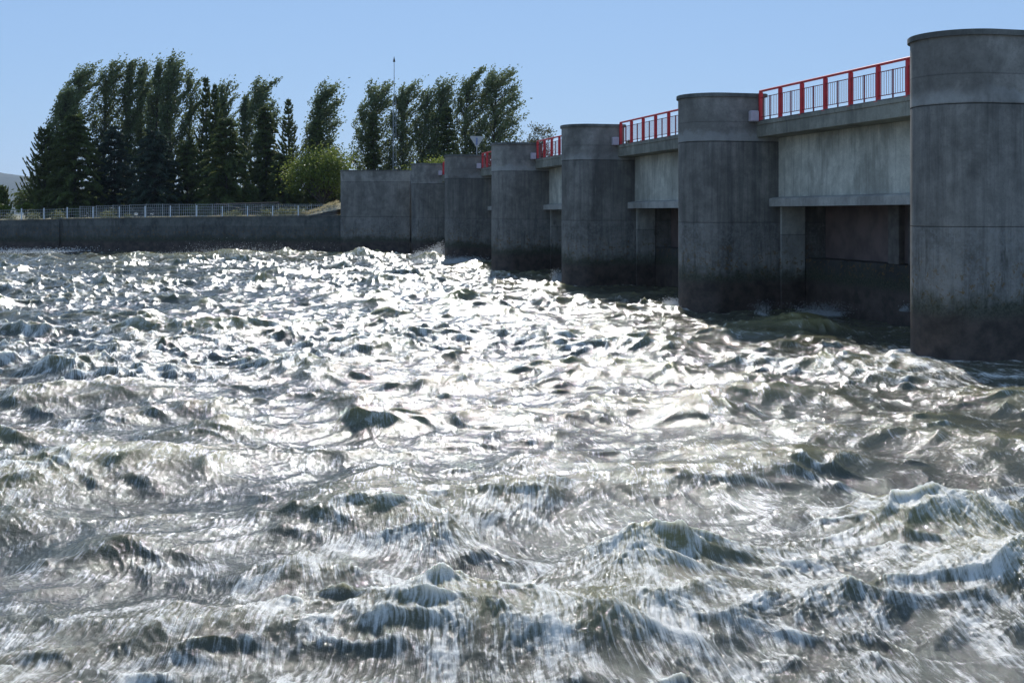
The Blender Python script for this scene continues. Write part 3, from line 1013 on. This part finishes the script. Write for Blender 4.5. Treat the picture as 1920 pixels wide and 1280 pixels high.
def round_tree(px, ptop, w, Y, label, seed, mat='willow', trunkh=0.3, kind='broadleaf_tree', base=GZ, n_lobe=46, leaf=(0.26, 0.13), dens=150, droop=0.3, flat=1.0, cat='tree', group=None):
    rng = np.random.default_rng(seed)
    zt = EYE + (YH - ptop) / F * Y - base
    Rm = w / F * Y / 2
    tr = MB()
    tr.tube([(0.1 * math.sin(3 * f), 0, zt * trunkh * 1.3 * f) for f in np.linspace(0, 1, 5)], [0.035 * Rm + 0.10 - 0.05 * f for f in np.linspace(0, 1, 5)], 8)
    P, D, T = [], [], []
    for i in range(n_lobe):
        a = rng.random() * 2 * math.pi; ph = math.acos(1 - 1.45 * rng.random()); rr = rng.random() ** 0.35 * 0.95
        c = np.array([math.cos(a) * math.sin(ph) * Rm * rr, math.sin(a) * math.sin(ph) * Rm * rr * 0.8, zt * (0.55 + 0.40 * math.cos(ph) * rr * flat)])
        b0 = np.array([0, 0, zt * trunkh * (0.5 + 0.7 * rng.random())])
        mid = b0 * 0.45 + c * 0.55 + rng.normal(size=3) * 0.25 + np.array([0, 0, 0.25])
        tr.tube([b0, (b0 + mid) / 2 + rng.normal(size=3) * 0.08, mid, (mid + c) / 2 + rng.normal(size=3) * 0.1, c], [0.10, 0.075, 0.05, 0.03, 0.01], 5, False)
        m = int(dens * (0.5 + rng.random()))
        s = Rm * 0.20 * (0.6 + 0.8 * rng.random())
        o = rng.normal(size=(m, 3)) * np.array([s, s, s * 0.6])
        o[:, 2] -= droop * np.linalg.norm(o[:, :2], axis=1) * 0.7
        P.append(c + o); D.append(np.stack([o[:, 0] * 0.8 + 0.15, o[:, 1] * 0.8, -droop * 2 * np.ones(m) * s + 0.1], -1) / s)
        T.append(0.6 * rng.random() * np.ones(m) + 0.4 * rng.random(m))
    P = np.concatenate(P); D = np.concatenate(D); T = np.concatenate(T)
    return finish_tree(kind, px, Y, base, tr, P, D, leaf[0], leaf[1], M[mat], rng, label, cat, T, 0.7, group)


# poplars, left to right
poplar(140, 121, 62, 138, 42, 'leftmost tall poplar, bent far to the right above the dark cedars', 21, 1.5, base_px=118, low=0.04, sweep=1.2)
poplar(112, 168, 48, 134, 26, 'shorter poplar standing against the left side of the leftmost tall poplar', 22, 1.1, base_px=104)
poplar(200, 110, 48, 140, 22, 'second tall poplar from the left with a rounded leaning top', 23, 1.25, base_px=190)
poplar(243, 112, 34, 141, 14, 'narrow poplar just right of the second tall poplar', 24, 1.1, base_px=236)
poplar(270, 115, 28, 143, 10, 'slim poplar squeezed in the middle of the left row', 25, 1.0, base_px=262)
poplar(300, 108, 36, 140, 10, 'tall poplar with a feathery crown, left of the tallest one', 26, 1.2, base_px=292)
poplar(330, 105, 36, 139, 12, 'tallest poplar of the left group, right of the feathery one', 27, 1.2, base_px=316)
poplar(362, 133, 34, 141, 3, 'thin see-through poplar right of the tallest, beside spiky conifers', 28, 0.75, base_px=356)
poplar(428, 152, 38, 142, 4, 'thin poplar rising behind the big olive cedar', 29, 0.8, base_px=420)
poplar(490, 145, 50, 138, 8, 'poplar with a forked dense top right of the big olive cedar', 30, 1.2, base_px=486)
poplar(462, 175, 22, 140, 4, 'small slender poplar tip at the left of the forked poplar', 31, 0.6, base_px=458)
poplar(606, 158, 46, 134, 22, 'lone curved poplar above the yellow green tree', 32, 1.4, base_px=588, sweep=1.3)
poplar(706, 152, 60, 150, 18, 'poplar left of the thin radio mast', 33, 1.6, base_px=692)
poplar(762, 153, 50, 150, 10, 'poplar right of the thin radio mast', 34, 1.4, base_px=754)
poplar(820, 145, 54, 150, 10, 'twin topped poplar in the middle of the right group', 35, 1.0, base_px=806, stems=2)
poplar(884, 130, 54, 150, 12, 'poplar above the triangular sign, left of the widest one', 36, 1.5, base_px=870)
poplar(940, 128, 72, 150, 10, 'rightmost and widest poplar of the right group', 37, 2.0, base_px=925)
# conifers and fillers
conifer(84, 238, 96, 131, 'ragged dark conifer at the left end with curling branch tips', 41, spiky=0.75, droop=0.1, tiers=22, bushy=0.8, shape=0.6)
conifer(140, 215, 150, 129, 'broad dark cedar below the leftmost poplars', 42, tiers=30, bushy=1.15, shape=0.62)
conifer(214, 235, 110, 132, 'dark cedar under the second poplar', 43, 'bluecedar', tiers=26, shape=0.6)
conifer(290, 247, 120, 128, 'round topped blue grey cedar in the middle of the left group', 44, 'bluecedar', tiers=26, bushy=1.2, shape=0.42, low=0.02)
conifer(386, 140, 84, 136, 'tall conifer with a hooked spiky tip above the olive cedar', 45, spiky=0.75, droop=0.1, tiers=34, shape=0.95, bushy=0.7)
conifer(403, 155, 90, 134, 'second spiky conifer right beside the hooked one', 46, spiky=0.75, droop=0.1, tiers=32, shape=0.95, bushy=0.7)
conifer(350, 262, 90, 130, 'low dark cedar between the blue grey and olive cedars', 47, tiers=24, shape=0.6)
conifer(424, 218, 150, 126, 'big olive green cedar with layered sweeping boughs', 48, tiers=30, bushy=1.2, shape=0.72)
conifer(498, 200, 84, 132, 'dark cedar below the forked poplar', 49, tiers=30, shape=0.6)
conifer(541, 183, 84, 131, 'bare tipped pointed conifer between the forked and the curved poplars', 50, spiky=0.7, droop=0.1, tiers=27, bushy=0.5, shape=0.9)
conifer(530, 290, 90, 129, 'low dark cedar left of the yellow green tree', 51, tiers=20, shape=0.5)
conifer(594, 226, 54, 131, 'dark conifer beneath the curved poplar', 52, tiers=26, shape=0.6)
conifer(4, 352, 34, 127, 'small cedar at the left edge with one curled branch', 53, spiky=0.9, droop=0.05, tiers=12, shape=0.5)
conifer(838, 198, 62, 145, 'dark conifer between the poplars behind the barrage', 54, tiers=34, bushy=1.1, shape=0.6)
conifer(700, 212, 44, 147, 'dark narrow conifer under the poplar left of the mast', 55, tiers=30, shape=0.6)
round_tree(604, 262, 128, 122, 'rounded yellow green tree beside the abutment', 61, 'willow', 0.28, n_lobe=64, dens=190)
round_tree(815, 276, 110, 128, 'yellow green bushy treetop showing above the fifth pier', 62, 'willow', 0.4, n_lobe=40, dens=150, flat=0.9)
round_tree(1012, 220, 66, 150, 'olive green wispy treetop right of the right poplars', 63, 'olive', 0.4, n_lobe=44, dens=70, droop=-0.5, flat=1.1)
round_tree(975, 238, 46, 152, 'small olive treetop between the widest poplar and the wispy one', 64, 'olive', 0.4, n_lobe=28, dens=70, droop=-0.4)
round_tree(1172, 243, 48, 128, 'bush top seen through the second red railing beside the third pier', 65, 'olive', 0.5, n_lobe=26, dens=80, flat=0.9)
round_tree(1202, 250, 22, 128, 'small bush top right of the other one behind the second railing', 66, 'olive', 0.5, n_lobe=16, dens=60)
round_tree(1436, 206, 34, 110, 'round bush top seen through the nearest railing beside the second pier', 67, 'olive', 0.5, n_lobe=24, dens=80)
round_tree(-4, 378, 44, 124, 'low yellow green shrub at the left edge behind the fence', 68, 'willow', 0.3, n_lobe=18, dens=70, kind='shrub', cat='shrub', group='shrubs behind the fence')
round_tree(48, 378, 30, 124, 'low yellow green shrub under the ragged conifer', 69, 'willow', 0.3, n_lobe=14, dens=60, kind='shrub', cat='shrub', group='shrubs behind the fence')
round_tree(672, 302, 30, 140, 'small green treetop peeping over the abutment', 70, 'willow', 0.4, n_lobe=16, dens=60)


round_tree(628, 330, 60, 127, 'low green shrub between the yellow green tree and the abutment', 71, 'cedar', 0.25, n_lobe=40, dens=130, kind='shrub', cat='shrub')
for i_, px_ in enumerate(range(70, 600, 52)):
    round_tree(px_, 352 - 8 * math.sin(i_ * 2.1), 84, 146, 'dark undergrowth in the shade behind the trunks of the row', 90 + i_, 'cedar', 0.2, n_lobe=30, dens=90, kind='shrub', cat='shrub', group='dark undergrowth behind the row of trees', leaf=(0.4, 0.22))


# dry grass and weeds on the bank
def grass():
    rng = np.random.default_rng(5)
    P, D, T = [], [], []
    n = 26000
    x = -55 + 40 * rng.random(n); y = 108.6 + 9 * rng.random(n) ** 1.3
    dens = np.sin(x * 0.9) * 0.5 + np.sin(x * 2.3 + y) * 0.4 + 0.4
    keep = rng.random(n) < np.clip(0.25 + dens, 0.12, 1)
    x, y = x[keep], y[keep]
    z = np.where(x > -20, 3.18, 3.18 - 0.55 * np.minimum(1, (-20 - x) / 30))
    # mound of straw against the abutment
    z = z + 1.65 * np.exp(-((x + 15.2) / 3.2) ** 2) * np.exp(-((y - 110.5) / 3) ** 2)
    h = 0.16 + 0.30 * rng.random(len(x)) ** 2
    P = np.stack([x, y, z + h * 0.5], -1)
    D = np.stack([0.5 + rng.normal(size=len(x)) * 0.3, rng.normal(size=len(x)) * 0.2, np.ones(len(x)) * 1.6], -1)
    D /= np.linalg.norm(D, axis=1)[:, None]
    U = np.stack([np.ones(len(x)), rng.normal(size=len(x)) * 0.5, np.zeros(len(x))], -1)
    a = P - D * h[:, None] * 0.5; c = P + D * h[:, None] * 0.5
    b = P + U * 0.035; d = P - U * 0.035
    V = np.stack([a, b, c, d], 1).reshape(-1, 3)
    Q = np.arange(4 * len(x)).reshape(-1, 4)
    o = quick_mesh('grass', V, Q, M['dry'], None, {'tint': np.repeat(rng.random(len(x)), 4)})
    tag(o, 'dry straw coloured grass on the bank behind the fences', 'grass', kind='stuff')


grass()
# straw mound
m = MB()
for i in range(9):
    for j in range(9):
        xx = -22.5 + i * 1.1; yy = 108.2 + j * 0.7
        m.v.append((xx, yy, 3.1 + 1.65 * math.exp(-((xx + 15.2) / 3.2) ** 2) * math.exp(-((yy - 110.5) / 3) ** 2)))
for i in range(8):
    for j in range(8):
        a = i * 9 + j
        m.f.append((a, a + 9, a + 10, a + 1))
tag(m.build('mound', simple('straw_earth', (0.36, 0.31, 0.19), 0.95, 0, 0.3, 5, 0.05), smooth=True), 'straw covered earth mound against the abutment', 'mound', kind='structure')

wr = np.random.default_rng(77)
weed0 = None
spots = [(425, 398, 9), (443, 397, 12), (497, 396, 12), (530, 395, 14), (551, 396, 12), (508, 399, 10), (205, 402, 14), (240, 399, 9), (60, 400, 14), (112, 396, 14), (20, 402, 12), (566, 394, 12)]
for i, (px, py, s) in enumerate(spots):
    if weed0 is None:
        n = 420
        q = wr.normal(size=(n, 3)) * np.array([0.30, 0.25, 0.26]) + np.array([0, 0, 0.45])
        q[:, 2] = np.maximum(q[:, 2], 0.02)
        d_ = q * np.array([1, 1, 0]) + np.array([0.1, 0, 0.5])
        root = empty('weed_plant', (0, 0, 0))
        st_ = MB()
        for k in range(7):
            a = k * 0.9; st_.tube([(0, 0, 0), (0.12 * math.cos(a), 0.12 * math.sin(a), 0.35), (0.28 * math.cos(a), 0.25 * math.sin(a), 0.75)], [0.02, 0.014, 0.005], 4)
        st_.build('stem', M['bark'], root)
        V, Q = leaf_quads(q, d_, 0.16, 0.08, wr)
        quick_mesh('foliage', V, Q, M['weed'], root, {'tint': np.repeat(wr.random(n), 4)})
        weed0 = root; o = root
    else:
        o = copy_tree(weed0)
    Y = 109.3
    x = (px - CX) / F * Y
    o.location = (x, Y, 3.1 if x > -20 else 3.1 - 0.55 * min(1, (-20 - x) / 30))
    o.scale = (s / 12,) * 3
    o.rotation_euler = (0, 0, i * 1.3)
    tag(o, 'pale green weed growing in the dry grass behind the fence', 'plant', 'weeds behind the fence')

# ------------------------------------------------------------------ mast, sign
Ym = 146.0
ms = empty('radio_mast', ((739 - CX) / F * Ym, Ym, GZ))
zt_ = EYE + (YH - 110) / F * Ym - GZ
zl_ = EYE + (YH - 180) / F * Ym - GZ
m = MB()
for a in (0, 2.094, 4.189):
    m.tube([(0.28 * math.cos(a), 0.28 * math.sin(a), 0), (0.22 * math.cos(a), 0.22 * math.sin(a), zl_ * 0.97), (0, 0, zl_)], 0.028, 5)
nseg = 26
for i in range(nseg):
    z0, z1 = zl_ * 0.96 * i / nseg, zl_ * 0.96 * (i + 1) / nseg
    for k in range(3):
        a, b2 = 2.094 * k, 2.094 * (k + 1)
        r_ = 0.26
        m.tube([(r_ * math.cos(a), r_ * math.sin(a), z0), (r_ * math.cos(b2), r_ * math.sin(b2), z1)], 0.013, 4)
m.build('lattice', M['mast'], ms)
MB().tube([(0, 0, zl_ - 0.2), (0, 0, zt_ - 0.3)], [0.05, 0.035], 6).build('pole', M['mast'], ms)
MB().tube([(0, 0, zt_ - 0.45), (0, 0, zt_ - 0.42), (0, 0, zt_ + 0.1), (0, 0, zt_ + 0.25)], [0.02, 0.16, 0.04, 0.02], 8).build('beacon', M['timber'], ms)
tag(ms, 'thin lattice radio mast between two poplars', 'mast')

Ys = 97.0
sg = empty('road_sign', ((893.5 - CX) / F * Ys, Ys, ZD1 + 0.05))
q = lambda px, py: ((px - 893.5) / F * Ys, EYE + (YH - py) / F * Ys - (ZD1 + 0.05))
tri = [q(882, 255), q(907.5, 256), q(906.5, 259), q(896, 275), q(892.5, 275.5), q(881.5, 258)]
m = MB(); n = 6
m.add([(x, -0.012, z) for x, z in tri] + [(x, 0.012, z) for x, z in tri],
      [tuple(range(n)), tuple(range(2 * n - 1, n - 1, -1))] + [(i, n + i, n + (i + 1) % n, (i + 1) % n) for i in range(n)])
m.build('panel', M['signback'], sg)
tz = q(893, 259)[1]
MB().box(-0.04, 0.08, 0.013 - 0.09, -0.015, q(893, 272)[1], tz, 0.01).build('bracket', M['signclip'], sg)
MB().tube([(0.02, 0.05, 0), (0.02, 0.05, tz + 0.05)], 0.038, 8).build('pole', M['galvdark'], sg)
tag(sg, 'triangular road sign seen from behind above the fifth pier', 'road sign')


# ------------------------------------------------------------------ spray
def spray(name, px, py, Y, w, h, n, seed, label, size=0.022):
    rng = np.random.default_rng(seed)
    c = at(px, py, Y)
    V, Q = [], []
    np_ = 9                                           # several uneven jets
    cxs = rng.normal(size=np_) * 0.45 * w; ht = 0.25 + 0.75 * rng.random(np_) ** 1.5; wd = (0.10 + 0.16 * rng.random(np_)) * w
    k = rng.integers(0, np_, n)
    t = rng.random(n) ** 2.0
    x = cxs[k] + rng.normal(size=n) * wd[k] * (0.45 + 0.9 * t); y = rng.normal(size=n) * w * 0.3; z = h * ht[k] * t * (0.7 + 0.6 * rng.random(n)) * np.exp(-0.2 * rng.normal(size=n) ** 2)
    P = np.stack([x + z * 0.15, y, z], -1)
    s = size * (0.4 + 1.2 * rng.random(n) ** 2)
    o6 = np.array([[1, 0, 0], [0, 1, 0], [-1, 0, 0], [0, -1, 0], [0, 0, 1.5], [0, 0, -1.5]])
    V = (P[:, None, :] + o6[None] * s[:, None, None]).reshape(-1, 3)
    base = (np.arange(n) * 6)[:, None]
    tri = np.array([[0, 1, 4, 4], [1, 2, 4, 4]])
    q = np.array([[0, 4, 2, 5], [1, 4, 3, 5], [0, 1, 2, 3]])
    Q = (base[:, :, None] + q[None]).reshape(-1, 4)
    o = quick_mesh(name, V, Q, M['foam'], None)
    o.location = c
    tag(o, label, 'spray', kind='stuff')


tf = NT('spray_foam')
tf.b.inputs['Base Color'].default_value = (0.82, 0.85, 0.86, 1)
tf.b.inputs['Roughness'].default_value = 0.5
tr_ = tf.n('BsdfTranslucent'); tr_.inputs[0].default_value = (0.85, 0.87, 0.87, 1)
mx_ = tf.n('MixShader'); mx_.inputs[0].default_value = 0.5
tf.l(tf.b.outputs[0], mx_.inputs[1]); tf.l(tr_.outputs[0], mx_.inputs[2]); tf.l(mx_.outputs[0], tf.out.inputs[0])
M['foam'] = tf.m
spray('spray', 805, 487, 89.5, 1.5, 1.6, 16000, 1, 'burst of white spray rising in front of the farthest piers', 0.016)
spray('spray', 822, 490, 89.0, 1.8, 1.0, 4500, 2, 'thin spray just right of the big burst', 0.018)
spray('spray', 878, 492, 83.0, 3.0, 0.65, 9000, 3, 'low spray along the foot of the fifth pier', 0.014)
spray('spray', 1055, 527, 60.5, 0.6, 0.7, 6000, 4, 'spray at the left foot of the third pier', 0.009)
spray('spray', 1282, 570, 44.6, 1.0, 0.30, 6000, 5, 'spray at the left foot of the second pier', 0.007)
spray('spray', 1510, 590, 40.3, 1.3, 0.5, 9000, 6, 'bluish splash in the shadow under the nearest span', 0.006)
spray('spray', 1700, 583, 37.0, 0.35, 0.35, 1200, 7, 'small splash against the right pier under the nearest span', 0.007)
spray('spray', 1437, 612, 38.5, 1.1, 0.3, 7000, 8, 'splashing crest at the edge of the shadow near the second pier', 0.006)
spray('spray', 440, 478, 98.0, 7.0, 1.25, 5200, 9, 'faint mist blown off the crests in front of the bank wall', 0.013)
spray('spray', 40, 472, 103.0, 9.0, 0.5, 5000, 10, 'low white froth breaking against the bank wall at the left edge', 0.022)

# air between here and the hills
HZ = MB().box(-5600, 5600, -60, 5600, -5.5, 330)
th_ = bpy.data.materials.new('air'); th_.use_nodes = True
th_.node_tree.nodes.clear()
o_ = th_.node_tree.nodes.new('ShaderNodeOutputMaterial')
v_ = th_.node_tree.nodes.new('ShaderNodeVolumePrincipled')
v_.inputs['Color'].default_value = (0.58, 0.76, 1.0, 1)
v_.inputs['Density'].default_value = 0.00007
v_.inputs['Anisotropy'].default_value = 0.2
th_.node_tree.links.new(v_.outputs[0], o_.inputs['Volume'])
tag(HZ.build('haze', th_), 'thin pale haze over the far hills', 'haze', kind='stuff')
